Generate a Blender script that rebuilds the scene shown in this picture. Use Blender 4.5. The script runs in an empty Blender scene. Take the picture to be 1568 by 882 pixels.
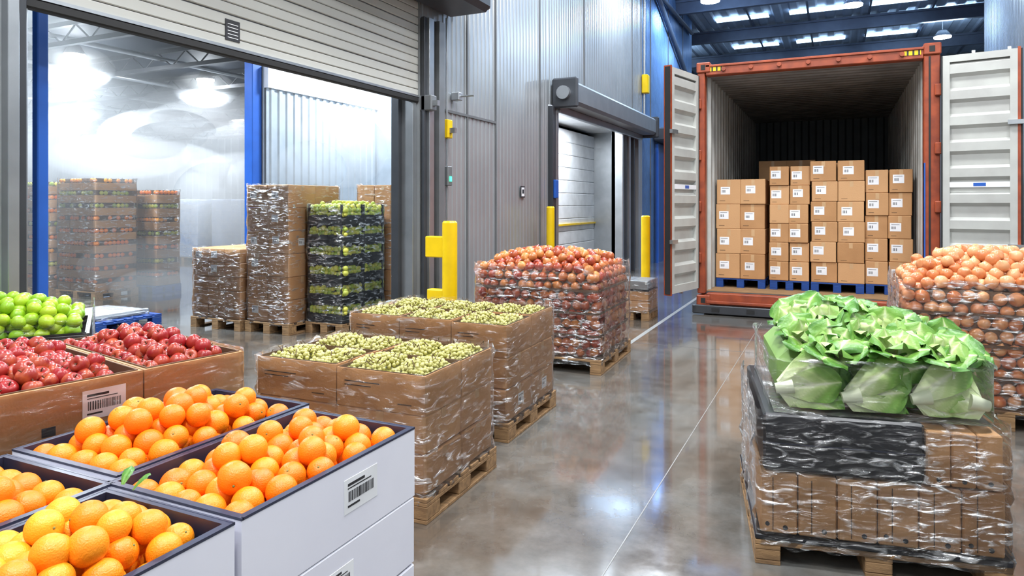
import bpy, bmesh, math, random
import numpy as np
from mathutils import Matrix, Vector, Quaternion
rng=np.random.default_rng(7); random.seed(7)
R=random.random
def U(a,b): return a+(b-a)*random.random()
scene=bpy.context.scene

# ------------------------------------------------------------------ materials
def mat(name,col,rough=.5,metal=0.,col2=None,nscale=4.,rnd=None,bump=0.,bscale=60.,emit=0.,ecol=None,coat=0.,sss=0.,stretch=(1,1,1),rough2=None,ramp=None,spec=.5):
    m=bpy.data.materials.new(name); m.use_nodes=True
    nt=m.node_tree; N=nt.nodes; L=nt.links; b=N['Principled BSDF']
    b.inputs['Roughness'].default_value=rough; b.inputs['Metallic'].default_value=metal
    b.inputs['Coat Weight'].default_value=coat; b.inputs['Specular IOR Level'].default_value=spec
    if sss: b.inputs['Subsurface Weight'].default_value=sss; b.inputs['Subsurface Scale'].default_value=.01
    if emit:
        b.inputs['Emission Color'].default_value=(*(ecol or col),1); b.inputs['Emission Strength'].default_value=emit
    tc=N.new('ShaderNodeTexCoord'); mp=N.new('ShaderNodeMapping'); mp.inputs['Scale'].default_value=stretch
    L.new(tc.outputs['Object'],mp.inputs['Vector'])
    n=N.new('ShaderNodeTexNoise'); n.inputs['Scale'].default_value=nscale; n.inputs['Detail'].default_value=5
    L.new(mp.outputs[0],n.inputs['Vector'])
    c2=col2 or tuple(x*.86 for x in col)
    mx=N.new('ShaderNodeMix'); mx.data_type='RGBA'; mx.inputs[6].default_value=(*col,1); mx.inputs[7].default_value=(*c2,1)
    rp=N.new('ShaderNodeMapRange'); rp.inputs[1].default_value=.35; rp.inputs[2].default_value=.65
    L.new(n.outputs[0],rp.inputs[0]); L.new(rp.outputs[0],mx.inputs[0]); out=mx.outputs[2]
    if rnd or ramp:
        at=N.new('ShaderNodeAttribute'); at.attribute_name='rnd'
    if rnd:
        m2=N.new('ShaderNodeMix'); m2.data_type='RGBA'; m2.inputs[7].default_value=(*rnd,1)
        L.new(at.outputs['Fac'],m2.inputs[0]); L.new(out,m2.inputs[6]); out=m2.outputs[2]
    if ramp:
        cr=N.new('ShaderNodeValToRGB'); e=cr.color_ramp.elements
        e[0].position=ramp[0][0]; e[0].color=(*ramp[0][1],1); e[1].position=ramp[-1][0]; e[1].color=(*ramp[-1][1],1)
        for p,c in ramp[1:-1]:
            x=e.new(p); x.color=(*c,1)
        L.new(at.outputs['Fac'],cr.inputs[0]); out=cr.outputs[0]
    L.new(out,b.inputs['Base Color'])
    if rough2 is not None:
        mr=N.new('ShaderNodeMapRange'); mr.inputs[1].default_value=.3; mr.inputs[2].default_value=.7
        mr.inputs[3].default_value=rough; mr.inputs[4].default_value=rough2
        L.new(n.outputs[0],mr.inputs[0]); L.new(mr.outputs[0],b.inputs['Roughness'])
    if bump:
        n2=N.new('ShaderNodeTexNoise'); n2.inputs['Scale'].default_value=bscale; n2.inputs['Detail'].default_value=3
        L.new(mp.outputs[0],n2.inputs['Vector']); bp=N.new('ShaderNodeBump'); bp.inputs['Strength'].default_value=bump
        bp.inputs['Distance'].default_value=.01; L.new(n2.outputs[0],bp.inputs['Height']); L.new(bp.outputs[0],b.inputs['Normal'])
    return m

def film(name,base=.03,streak=.8,tint=(1,1,1),scale=10.,thr=(.52,.67),haze=.12,ior=1.25,low=2.2,lo=.3):
    m=bpy.data.materials.new(name); m.use_nodes=True; nt=m.node_tree; N=nt.nodes; L=nt.links
    N.remove(N['Principled BSDF']); o=N['Material Output']
    tr=N.new('ShaderNodeBsdfTransparent'); tr.inputs[0].default_value=(*tint,1)
    gl=N.new('ShaderNodeBsdfGlossy'); gl.inputs['Roughness'].default_value=.17; gl.inputs[0].default_value=(1,1,1,1)
    df=N.new('ShaderNodeBsdfDiffuse'); df.inputs[0].default_value=(.9,.92,.95,1)
    tc=N.new('ShaderNodeTexCoord'); mp=N.new('ShaderNodeMapping'); mp.inputs['Scale'].default_value=(1,1,3.6); mp.inputs['Rotation'].default_value=(.5,.45,0)
    L.new(tc.outputs['Object'],mp.inputs['Vector'])
    n=N.new('ShaderNodeTexNoise'); n.inputs['Scale'].default_value=scale; n.inputs['Detail'].default_value=6; n.inputs['Distortion'].default_value=.8
    L.new(mp.outputs[0],n.inputs['Vector'])
    nl=N.new('ShaderNodeTexNoise'); nl.inputs['Scale'].default_value=low; nl.inputs['Detail'].default_value=2; L.new(tc.outputs['Object'],nl.inputs['Vector'])
    ml=N.new('ShaderNodeMapRange'); ml.inputs[1].default_value=.4; ml.inputs[2].default_value=.62; ml.inputs[3].default_value=lo; ml.inputs[4].default_value=1.; L.new(nl.outputs[0],ml.inputs[0])
    mr=N.new('ShaderNodeMapRange'); mr.inputs[1].default_value=thr[0]; mr.inputs[2].default_value=thr[1]; mr.inputs[3].default_value=base; mr.inputs[4].default_value=streak
    L.new(n.outputs[0],mr.inputs[0])
    mu=N.new('ShaderNodeMath'); mu.operation='MULTIPLY'; L.new(mr.outputs[0],mu.inputs[0]); L.new(ml.outputs[0],mu.inputs[1])
    fr=N.new('ShaderNodeFresnel'); fr.inputs[0].default_value=ior
    ad=N.new('ShaderNodeMath'); ad.use_clamp=True; L.new(mu.outputs[0],ad.inputs[0]); L.new(fr.outputs[0],ad.inputs[1])
    bp=N.new('ShaderNodeBump'); bp.inputs['Strength'].default_value=1.; bp.inputs['Distance'].default_value=.04
    L.new(n.outputs[0],bp.inputs['Height']); L.new(bp.outputs[0],gl.inputs['Normal'])
    mg=N.new('ShaderNodeMixShader'); mg.inputs[0].default_value=haze; L.new(gl.outputs[0],mg.inputs[1]); L.new(df.outputs[0],mg.inputs[2])
    mx=N.new('ShaderNodeMixShader'); L.new(ad.outputs[0],mx.inputs[0]); L.new(tr.outputs[0],mx.inputs[1]); L.new(mg.outputs[0],mx.inputs[2])
    L.new(mx.outputs[0],o.inputs['Surface']); return m

M={}
M['card']=mat('cardboard',(.49,.255,.105),.65,col2=(.41,.205,.08),nscale=3,rnd=(.60,.34,.16),bump=.15,bscale=90)
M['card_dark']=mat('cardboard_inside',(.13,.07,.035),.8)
M['tape']=mat('packing_tape',(.60,.38,.20),.3)
M['white_card']=mat('white_cardboard',(.80,.80,.88),.55,col2=(.74,.74,.83),nscale=2)
M['liner']=mat('dark_liner',(.03,.035,.07),.35)
M['black_pl']=mat('black_plastic',(.012,.013,.018),.3)
M['label']=mat('paper_label',(.88,.89,.92),.5)
M['ink']=mat('ink',(.02,.02,.025),.6)
M['wood']=mat('pallet_wood',(.36,.21,.095),.8,col2=(.21,.12,.055),nscale=6,stretch=(1,6,6),bump=.3)
M['bluepal']=mat('blue_pallet_plastic',(.01,.06,.28),.45)
M['film']=film('stretch_film')
M['film_clear']=film('clear_plastic',base=.015,streak=.3,scale=6,thr=(.55,.78),haze=.08,ior=1.18)
M['orange']=mat('orange_peel',(.94,.205,.003),.36,col2=(.92,.17,.002),nscale=14,rnd=(1.,.30,.008),bump=.22,bscale=260,sss=.05)
M['mandarin']=mat('tangerine_peel',(.96,.27,.005),.36,col2=(.95,.22,.004),nscale=14,rnd=(1.,.44,.02),bump=.22,bscale=260,sss=.05)
M['calyx']=mat('calyx',(.22,.24,.06),.7)
M['apple']=mat('apple_skin',(.24,.006,.01),.3,col2=(.50,.10,.03),nscale=26,rnd=(.34,.011,.016),coat=.1)
M['stem']=mat('stem',(.12,.07,.03),.8)
M['lime']=mat('lime_peel',(.25,.47,.008),.35,col2=(.14,.34,.005),nscale=20,rnd=(.40,.56,.02),bump=.1,bscale=200)
M['onion']=mat('onion_skin',(.40,.055,.018),.28,col2=(.24,.02,.012),nscale=18,rnd=(.66,.27,.07),coat=.25)
M['onion_light']=mat('onion_skin_light',(.66,.24,.08),.3,col2=(.52,.13,.04),nscale=18,rnd=(.82,.44,.21),coat=.2)
M['grape']=mat('green_grape',(.40,.38,.08),.4,col2=(.27,.25,.05),nscale=30,rnd=(.60,.56,.22))
M['leaf']=mat('lettuce_leaf',(.2,.5,.1),.38,ramp=[(0,(.80,.83,.60)),(.2,(.56,.68,.30)),(.42,(.22,.42,.075)),(.7,(.09,.26,.03)),(1,(.035,.14,.015))],bump=.35,bscale=40,sss=.05)
M['leafcore']=mat('leaf_filler',(.22,.38,.09),.6)  # one even leaf green for the filler block inside the bin
M['greens']=mat('green_produce',(.22,.38,.03),.5,col2=(.42,.48,.08),nscale=20,rnd=(.72,.66,.10))
M['wall']=mat('insulated_metal_panel',(.38,.40,.415),.3,metal=.45,col2=(.33,.35,.365),nscale=1.2,bump=.06,bscale=2)
M['wall_blue']=mat('blue_lit_panel',(.14,.25,.45),.28,metal=.45)  # blue light at the far end is put into the panel colour
M['seam']=mat('panel_seam',(.13,.135,.14),.5)
M['coldwall']=mat('cold_room_panel',(.46,.51,.56),.35,metal=.3)
M['steel']=mat('galvanised_steel',(.46,.48,.50),.3,metal=.8)
M['steel_dark']=mat('dark_steel',(.07,.075,.085),.4,metal=.5)
M['grey']=mat('grey_housing',(.20,.21,.22),.45,metal=.4)
M['door']=mat('ivory_door_panel',(.50,.50,.465),.4,col2=(.46,.46,.43),nscale=1)
M['white']=mat('white_panel',(.78,.80,.83),.4)
M['yellow']=mat('safety_yellow',(.88,.58,.004),.35)
M['blue']=mat('blue_paint',(.02,.11,.48),.35)
M['bluedk']=mat('dark_blue_paint',(.02,.06,.2),.4)
M['ceil']=mat('roof_sheet',(.30,.38,.50),.5)
M['ceil_cold']=mat('cold_roof',(.03,.04,.06),.6)
M['truss']=mat('roof_steel',(.12,.15,.21),.45,metal=.3)
M['cred']=mat('container_orange_red',(.36,.068,.022),.5,col2=(.23,.042,.016),nscale=8)
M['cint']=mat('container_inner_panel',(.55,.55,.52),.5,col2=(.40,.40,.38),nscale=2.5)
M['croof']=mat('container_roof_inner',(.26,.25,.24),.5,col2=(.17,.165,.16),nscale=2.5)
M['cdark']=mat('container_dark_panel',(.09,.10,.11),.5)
M['cdoor']=mat('container_door_panel',(.50,.51,.48),.42,col2=(.42,.42,.40),nscale=3)
M['rubber']=mat('black_rubber',(.015,.015,.016),.7)
M['lamp']=mat('lamp_glow',(1,1,1),.5,emit=45,ecol=(.88,.95,1.))
M['strip']=mat('skylight_glow',(1,1,1),.5,emit=4.5,ecol=(.50,.72,1.))
M['line']=mat('floor_joint',(.28,.28,.27),.4)
M['green_led']=mat('green_led',(.05,.8,.3),.4,emit=3,ecol=(.05,.9,.3))
M['stemw']=mat('lettuce_stem',(.80,.84,.62),.5)
M['wrapblue']=mat('wrapped_goods',(.42,.54,.76),.4,col2=(.60,.68,.84),nscale=8)

def floor_mat():
    m=bpy.data.materials.new('polished_concrete'); m.use_nodes=True; nt=m.node_tree; N=nt.nodes; L=nt.links; b=N['Principled BSDF']
    tc=N.new('ShaderNodeTexCoord')
    n1=N.new('ShaderNodeTexNoise'); n1.inputs['Scale'].default_value=.55; n1.inputs['Detail'].default_value=7; n1.inputs['Roughness'].default_value=.62
    n2=N.new('ShaderNodeTexNoise'); n2.inputs['Scale'].default_value=5; n2.inputs['Detail'].default_value=8; n2.inputs['Roughness'].default_value=.7
    L.new(tc.outputs['Object'],n1.inputs['Vector']); L.new(tc.outputs['Object'],n2.inputs['Vector'])
    r1=N.new('ShaderNodeValToRGB'); e=r1.color_ramp.elements
    e[0].position=.36; e[0].color=(.10,.074,.054,1); e[1].position=.62; e[1].color=(.175,.18,.175,1)
    x=e.new(.48); x.color=(.145,.127,.108,1)
    L.new(n1.outputs[0],r1.inputs[0])
    mx=N.new('ShaderNodeMix'); mx.data_type='RGBA'; mx.blend_type='MULTIPLY'; mx.inputs[0].default_value=.85
    r2=N.new('ShaderNodeMapRange'); r2.inputs[1].default_value=.3; r2.inputs[2].default_value=.7; r2.inputs[3].default_value=.6; r2.inputs[4].default_value=1.15
    L.new(n2.outputs[0],r2.inputs[0]); L.new(r1.outputs[0],mx.inputs[6]); L.new(r2.outputs[0],mx.inputs[7]); L.new(mx.outputs[2],b.inputs['Base Color'])
    mr=N.new('ShaderNodeMapRange'); mr.inputs[1].default_value=.3; mr.inputs[2].default_value=.7; mr.inputs[3].default_value=.06; mr.inputs[4].default_value=.17
    L.new(n2.outputs[0],mr.inputs[0]); L.new(mr.outputs[0],b.inputs['Roughness'])
    b.inputs['Specular IOR Level'].default_value=.9; b.inputs['Coat Weight'].default_value=.6; b.inputs['Coat Roughness'].default_value=.05
    bp=N.new('ShaderNodeBump'); bp.inputs['Strength'].default_value=.05; bp.inputs['Distance'].default_value=.01
    L.new(n2.outputs[0],bp.inputs['Height']); L.new(bp.outputs[0],b.inputs['Normal'])
    return m
M['floor']=floor_mat()

# ------------------------------------------------------------------ mesh builder
def flat(F):
    return np.array([i for f in F for i in f],dtype=np.int64), np.array([len(f) for f in F],dtype=np.int64)
class MB:
    def __init__(s,name,loc=(0,0,0),rz=0.):
        s.name=name; s.loc=loc; s.rz=rz; s.V=[];s.Lp=[];s.T=[];s.m=[];s.sm=[];s.r=[];s.nv=0;s.mats=[]
    def add(s,V,F,mat,smooth=False,rnd=0.):
        V=np.asarray(V,dtype=float); lp,t=F if isinstance(F,tuple) else flat(F)
        mm=M[mat]
        if mm not in s.mats: s.mats.append(mm)
        i=s.mats.index(mm)
        s.V.append(V); s.Lp.append(lp+s.nv); s.T.append(t); s.m.append(np.full(len(t),i)); s.sm.append(np.full(len(t),smooth))
        s.r.append(np.broadcast_to(np.asarray(rnd,dtype=float),(len(V),)).copy()); s.nv+=len(V)
    def box(s,x0,x1,y0,y1,z0,z1,mat,ch=0.,rz=0.,rnd=0.):
        c=np.array([(x0+x1)/2,(y0+y1)/2,(z0+z1)/2]); h=np.abs(np.array([x1-x0,y1-y0,z1-z0]))/2
        if ch<=0:
            V=np.array([[sx,sy,sz] for sx in(-1,1) for sy in(-1,1) for sz in(-1,1)])*h
            F=CUBE
        else:
            ch=min(ch,h.min()*.6)
            V=CCV_S*h-CCV_I*ch; F=CCF
        if rz:
            ca,sa=math.cos(rz),math.sin(rz); V=V@np.array([[ca,sa,0],[-sa,ca,0],[0,0,1]])
        s.add(V+c,F,mat,False,rnd)
    def cyl(s,p0,p1,r,mat,n=16,r1=None,smooth=True):
        p0=np.array(p0,float);p1=np.array(p1,float); d=p1-p0; d/=np.linalg.norm(d)
        a=np.cross(d,[0,0,1] if abs(d[2])<.9 else [1,0,0]); a/=np.linalg.norm(a); b=np.cross(d,a)
        r1=r if r1 is None else r1
        an=np.linspace(0,2*math.pi,n,endpoint=False); ring=np.outer(np.cos(an),a)+np.outer(np.sin(an),b)
        V=np.vstack([p0+ring*r,p1+ring*r1]); F=[[i,(i+1)%n,n+(i+1)%n,n+i] for i in range(n)]
        s.add(V,F,mat,smooth); s.add(p0+ring*r,[list(range(n))],mat); s.add(p1+ring*r1,[list(range(n))],mat)
    def inst(s,T,pos,mat,scale=1.,rot=None,rnd=0.,smooth=True):
        V,lp,t=T; A=rot if rot is not None else rrot()
        s.add((V*scale)@A.T+np.asarray(pos),(lp,t),mat,smooth,rnd)
    def build(s,parent=None):
        me=bpy.data.meshes.new(s.name); V=np.vstack(s.V); L=np.concatenate(s.Lp); T=np.concatenate(s.T)
        me.vertices.add(len(V)); me.vertices.foreach_set('co',V.ravel())
        me.loops.add(len(L)); me.loops.foreach_set('vertex_index',L.astype(np.int32))
        me.polygons.add(len(T)); me.polygons.foreach_set('loop_start',np.concatenate([[0],np.cumsum(T)[:-1]]).astype(np.int32))
        for m in s.mats: me.materials.append(m)
        me.polygons.foreach_set('material_index',np.concatenate(s.m).astype(np.int32))
        me.update(calc_edges=True)
        me.polygons.foreach_set('use_smooth',np.concatenate(s.sm))
        a=me.attributes.new('rnd','FLOAT','POINT'); a.data.foreach_set('value',np.concatenate(s.r).astype(np.float32))
        me.validate()
        o=bpy.data.objects.new(s.name,me); scene.collection.objects.link(o); o.location=s.loc; o.rotation_euler=(0,0,s.rz)
        if parent: o.parent=parent
        return o
def rrot():
    q=Quaternion(rng.normal(size=4)); q.normalize(); return np.array(q.to_matrix())
def rotm(ax,ang): return np.array(Matrix.Rotation(ang,3,ax))
CUBE=flat([[0,1,3,2],[4,6,7,5],[0,4,5,1],[2,3,7,6],[0,2,6,4],[1,5,7,3]])
sg=[(sx,sy,sz) for sx in(-1,1) for sy in(-1,1) for sz in(-1,1)]
vs=[];vi=[];idx={}
for s_ in sg:
    for ax in range(3):
        idx[(s_,ax)]=len(vs); vs.append(s_); vi.append([s_[k] if k!=ax else 0 for k in range(3)])
CCV_S=np.array(vs,float); CCV_I=np.array(vi,float)
Fc=[]
for ax in range(3):
    o1,o2=[k for k in range(3) if k!=ax]
    for sd in(-1,1):
        f=[]
        for a,b in((-1,-1),(1,-1),(1,1),(-1,1)):
            t=[0,0,0];t[ax]=sd;t[o1]=a;t[o2]=b; f.append(idx[(tuple(t),ax)])
        Fc.append(f)
    for a in(-1,1):
        for b in(-1,1):
            t0=[0,0,0];t0[ax]=-1;t0[o1]=a;t0[o2]=b;t1=list(t0);t1[ax]=1
            Fc.append([idx[(tuple(t0),o1)],idx[(tuple(t1),o1)],idx[(tuple(t1),o2)],idx[(tuple(t0),o2)]])
for s_ in sg: Fc.append([idx[(s_,0)],idx[(s_,1)],idx[(s_,2)]])
pts=CCV_S-CCV_I*.1
for k,f in enumerate(Fc):
    p=pts[f]; n=np.cross(p[1]-p[0],p[2]-p[0])
    if np.dot(n,p.mean(0))<0: Fc[k]=f[::-1]
CCF=flat(Fc)

def ico(sub):
    bm=bmesh.new(); bmesh.ops.create_icosphere(bm,subdivisions=sub,radius=1)
    V=np.array([v.co[:] for v in bm.verts]); F=[[v.index for v in f.verts] for f in bm.faces]; bm.free(); lp,t=flat(F); return V,lp,t
I4,I3,I2=ico(4),ico(3),ico(2)
def shaped(T,fn):
    V,lp,t=T; th=np.arccos(np.clip(V[:,2],-1,1)); r=fn(th); W=V*r[:,None]; return W,lp,t
ORANGE=shaped(I4,lambda th:1-.07*np.exp(-(th/.16)**2)-.03*np.cos(th)**2)
APPLE=shaped(I4,lambda th:1-.42*np.exp(-(th/.34)**2)-.2*np.exp(-((math.pi-th)/.3)**2)+.06*np.exp(-((th-.9)/.4)**2))
ONION=shaped(I3,lambda th:.97+.38*np.exp(-(th/.26)**2)+.08*np.exp(-((math.pi-th)/.25)**2))
LIME=shaped(I3,lambda th:1+.12*np.cos(th)**2+.16*np.exp(-(th/.2)**2))

def heap(mb,T,x0,x1,y0,y1,z,mound,r,mat,top=.5,jit=.22,under=True,flatk=2.,stem=False,rp=1.,button=False):
    w=x1-x0;d=y1-y0;cx=(x0+x1)/2;cy=(y0+y1)/2
    def S(x,y):
        u=min(1,abs(2*(x-cx)/w));v=min(1,abs(2*(y-cy)/d)); return z+mound*(1-u**flatk)*(1-v**flatk)
    px=2.03*r;py=px*.866
    def grid(off,ins):
        P=[];j=0;y=y0+r*ins+off*py*.5
        while y<=y1-r*ins:
            x=x0+r*ins+((j%2)*.5+off*.5)*px
            while x<=x1-r*ins: P.append((x,y)); x+=px
            y+=py;j+=1
        return P
    def put(x,y,zz):
        A=rrot(); 
        if stem: A=np.array(Quaternion((1,U(-.6,.6),U(-.6,.6),U(-1,1))).normalized().to_matrix())
        k=r*U(.9,1.04); mb.inst(T,(x,y,zz),mat,k,A,rnd=R()**rp)
        if button: mb.inst(I2,np.array([x,y,zz])+A@np.array([0,0,.895*k]),'calyx',.085*k,np.eye(3))
        if stem:
            a=A@np.array([0,0,.5*k]);b=A@np.array([.1*k,0,1.15*k]); mb.cyl(np.array([x,y,zz])+a,np.array([x,y,zz])+b,.0022,'stem',5)
    for x,y in grid(0,1.): put(x+U(-1,1)*jit*r,y+U(-1,1)*jit*r,S(x,y)+U(-.15,.15)*r)
    if under:
        for x,y in grid(1,1.1): mb.inst(T,(x,y,S(x,y)-1.25*r),mat,r,rnd=R())
    for x,y in grid(1,2.):
        if R()<top: put(x+U(-1,1)*jit*r,y+U(-1,1)*jit*r,S(x,y)+1.12*r+U(-.1,.1)*r)

def pallet(mb,w,d,mat='wood',h=.13,z=0.,cx=0,cy=0):
    x0=cx-w/2;y0=cy-d/2
    n=7
    for i in range(n):
        y=y0+(d-.09)*i/(n-1); mb.box(x0,x0+w,y,y+.09,z+h-.02,z+h,mat,.003)
    for i in range(3):
        x=x0+(w-.1)*i/2
        mb.box(x,x+.1,y0,y0+d,z+h-.038,z+h-.0205,mat,.002)
        for j in range(3):
            y=y0+(d-.13)*j/2; mb.box(x,x+.1,y,y+.13,z+.018,z+h-.0385,mat,.004)
        mb.box(x,x+.1,y0,y0+d,z,z+.0175,mat,.002)

def label(mb,c,face,w,h,bars=9):
    x,y,z=c
    def q(u0,u1,z0,z1,m,e):
        if face=='x': mb.box(x,x+e,y+u0,y+u1,z+z0,z+z1,m)
        else: mb.box(x+u0,x+u1,y-e,y,z+z0,z+z1,m)
    q(-w/2,w/2,-h/2,h/2,'label',.0015)
    if bars>3:
        u=-w*.38
        while u<w*.38:
            b=random.choice([.6,1,1.6])*w*.016; q(u,u+b,-h*.18,h*.12,'ink',.0022); u+=b+random.choice([.8,1.4])*w*.016
        q(-w*.4,w*.1,h*.28,h*.36,'ink',.0022); q(-w*.4,w*.3,h*.2,h*.23,'ink',.0022); q(-w*.4,-w*.05,-h*.34,-h*.28,'ink',.0022)
    else:
        for u in(-.36,-.28,-.22,-.1,-.04): q(w*u,w*(u+.04),-h*.25,h*.08,'ink',.002)
        q(-w*.38,w*.35,h*.28,h*.33,'ink',.002)

def cartons(mb,x0,x1,y0,y1,z0,nx,ny,hs,mat='card',lab=0.,labw=.09,jit=.003,faces='fx',ch=.006,tape=True):
    z=z0;w=(x1-x0)/nx;d=(y1-y0)/ny
    for h in hs:
        for i in range(nx):
            for j in range(ny):
                a=x0+i*w+U(-jit,jit)+.002;b=y0+j*d+U(-jit,jit)+.002; rn=R()
                mb.box(a,a+w-.004,b,b+d-.004,z+.001,z+h-.002,mat,ch,rnd=rn)
                if j==0:
                    if tape: mb.box(a+w/2-.022,a+w/2+.022,b-.0012,b,z+h*.72,z+h-.006,'tape')
                    mb.box(a+w*.12,a+w*.35,b-.001,b,z+h*.12,z+h*.14,'card_dark'); 
                    if R()<lab and 'f' in faces: label(mb,(a+w*U(.3,.4),b,z+h*U(.5,.6)),'f',labw,labw*.85,3)
                if i==nx-1:
                    xx=a+w-.004
                    if tape: mb.box(xx,xx+.0012,b+d/2-.022,b+d/2+.022,z+h*.72,z+h-.006,'tape')
                    if R()<lab and 'x' in faces: label(mb,(xx,b+d*U(.3,.6),z+h*.5),'x',labw,labw*.85,3)
        z+=h
    return z

def wrap(mb,x0,x1,y0,y1,z0,z1,mat='film',amp=.007,rc=.03,nz=14,seg=.05,top=False,taper=0.):
    P=[]
    def arc(cx,cy,a0):
        for k in range(4):
            a=a0+k/3*math.pi/2; P.append((cx+rc*math.cos(a),cy+rc*math.sin(a),math.cos(a),math.sin(a)))
    def side(xa,ya,xb,yb,nx,ny):
        n=max(2,int(math.hypot(xb-xa,yb-ya)/seg))
        for k in range(1,n): P.append((xa+(xb-xa)*k/n,ya+(yb-ya)*k/n,nx,ny))
    arc(x1-rc,y1-rc,0); side(x1-rc,y1,x0+rc,y1,0,1); arc(x0+rc,y1-rc,math.pi/2); side(x0,y1-rc,x0,y0+rc,-1,0)
    arc(x0+rc,y0+rc,math.pi); side(x0+rc,y0,x1-rc,y0,0,-1); arc(x1-rc,y0+rc,1.5*math.pi); side(x1,y0+rc,x1,y1-rc,1,0)
    n=len(P);V=[]
    for j in range(nz+1):
        f=j/nz
        for (x,y,a,b) in P:
            k=abs(rng.normal())*amp+amp*.4; tz=taper*f
            V.append((x+a*(k-tz),y+b*(k-tz),z0+(z1-z0)*f+(rng.normal()*amp*.8 if j in(0,nz) else 0)))
    F=[[j*n+i,j*n+(i+1)%n,(j+1)*n+(i+1)%n,(j+1)*n+i] for j in range(nz) for i in range(n)]
    mb.add(V,F,mat,True)
    if top:
        mb.box(x0+.01,x1-.01,y0+.01,y1-.01,z1+.004,z1+.0045,mat)

def tray(mb,x0,x1,y0,y1,z0,z1,out,inn,th=.012,liner=.006,fl=.1,cap=False):
    for (a,b,c,d) in((x0,x1,y0,y0+th),(x0,x1,y1-th,y1),(x0,x0+th,y0+th,y1-th),(x1-th,x1,y0+th,y1-th)):
        mb.box(a,b,c,d,z0,z1,out)
        if cap: mb.box(a-.001,b+.001,c-.001,d+.001,z1-.002,z1+.0045,inn)
    t=th;l=liner
    for (a,b,c,d) in((x0+t,x1-t,y0+t,y0+t+l),(x0+t,x1-t,y1-t-l,y1-t),(x0+t,x0+t+l,y0+t+l,y1-t-l),(x1-t-l,x1-t,y0+t+l,y1-t-l)):
        mb.box(a,b,c,d,z0+.02,z1+.004,inn)
    mb.box(x0+th,x1-th,y0+th,y1-th,z0,z0+fl,inn)

def corr(mb,o,u,v,ul,vl,pitch,depth,mat,flip=False,rnd=0.):
    o=np.array(o,float);u=np.array(u,float);v=np.array(v,float); n=np.cross(u,v)*(-1 if flip else 1)
    xs=[];ds=[];x=0
    while x<ul:
        for f,dd in((0,0),(.38,0),(.5,1),(.88,1)):
            if x+f*pitch<=ul: xs.append(x+f*pitch);ds.append(dd*depth)
        x+=pitch
    xs.append(ul);ds.append(ds[-1])
    A=np.array([o+u*a+n*b for a,b in zip(xs,ds)]); V=np.vstack([A,A+v*vl]);k=len(A)
    F=[[i,i+1,k+i+1,k+i] for i in range(k-1)]
    mb.add(V,F,mat)

def leaf(L,W,bend,cup,ruf,ns=24,nt=19):
    V=[];g=[];ph=U(0,6);fr=U(7,11)
    y=z=0;ang=0;cl=[]
    for i in range(ns):
        cl.append((y,z,ang)); ang=bend*(i/ns)**1.3; y+=math.sin(ang)*L/ns; z+=math.cos(ang)*L/ns
    for i in range(ns):
        s=i/(ns-1); w=W*(.30+.70*math.sin(min(1,s*1.08)*math.pi*.62)**1.1)*math.sqrt(max(.03,1-max(0,(s-.68)/.32)**2.2))
        yy,zz,a=cl[i]
        for j in range(nt):
            t=-1+2*j/(nt-1)
            vein=math.exp(-((((s*4.5+abs(t)*1.5)%1)-.5)/.12)**2)
            off=-cup*W*t*t*(.5+.5*s)+ruf*L*abs(t)**2.2*s*math.sin(fr*s*2.2+ph+1.5*t)+ruf*.4*L*s**4*math.sin(6*t+ph)
            off+=.04*L*math.exp(-(t/.11)**2)*(1-s)-.008*L*vein
            V.append((w*t*(1-.25*abs(cup)*abs(t)),yy+off*math.cos(a),zz-off*math.sin(a)))
            rib=math.exp(-(t/(.15-.08*s))**2)
            g.append(min(1,max(0,(s-.15)*.95+abs(t)*.35*(.4+s)-.85*rib*(1-.45*s)-.17*vein)))
    F=[[i*nt+j,i*nt+j+1,(i+1)*nt+j+1,(i+1)*nt+j] for i in range(ns-1) for j in range(nt-1)]
    return np.array(V),flat(F),np.array(g)
def head(mb,pos,axis,size,n=15,spread=1.25,dark=0.,gk=1.,ruf=.03):
    ax=Vector(axis).normalized(); B=np.array(Vector((0,0,1)).rotation_difference(ax).to_matrix())
    for i in range(n):
        f=i/(n-1); V,F,g=leaf(size*(.62+.45*f)*U(.9,1.1),size*(.36+.24*f),(.2+.9*f*spread)*U(.8,1.2),-.55+.5*f,ruf+.03*f)
        tilt=(.05+.7*f)*spread*U(.8,1.15); az=i*2.39996+U(-.3,.3)
        V=V+np.array([0,.012,0])
        A=rotm('Z',az)@rotm('X',-tilt)
        W=(V@A.T)@B.T+np.array(pos); mb.add(W,F,'leaf',True,np.clip(gk*g*(.32+.68*f)+dark,0,1))
    mb.cyl(np.array(pos)-B@np.array([0,0,.02]),np.array(pos)+B@np.array([0,0,.05]),.02,'stemw',10,r1=.028)

# ------------------------------------------------------------------ room shell
XW=-4.2
m=MB('floor'); m.box(-31,7,-3.2,32.2,-.15,0,'floor')
m.box(-.855,-.850,-3,9.2,0,.0012,'line'); m.box(-2.04,-1.99,6.9,30,0,.0012,'line')
for y in(2.2,7.3): m.box(-4.1,2.8,y,y+.005,0,.001,'seam')
m.build()
m=MB('ceiling'); corr(m,(-12,-3,7.5),(1,0,0),(0,1,0),19,35,.5,.05,'ceil',flip=True)
m.box(-12,7,-3,32,7.58,7.7,'ceil')
m.build()
m=MB('roof_truss')
for y in np.arange(12,32,4.): 
    m.box(-11.9,6.9,y,y+.16,7.0,7.06,'truss'); m.box(-11.9,6.9,y+.06,y+.1,7.06,7.38,'truss'); m.box(-11.9,6.9,y,y+.16,7.34,7.4,'truss')
for x in np.arange(-11,7,1.7): m.box(x,x+.06,10,31.9,7.40,7.46,'truss')
m.build()
m=MB('skylight_strip')
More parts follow.
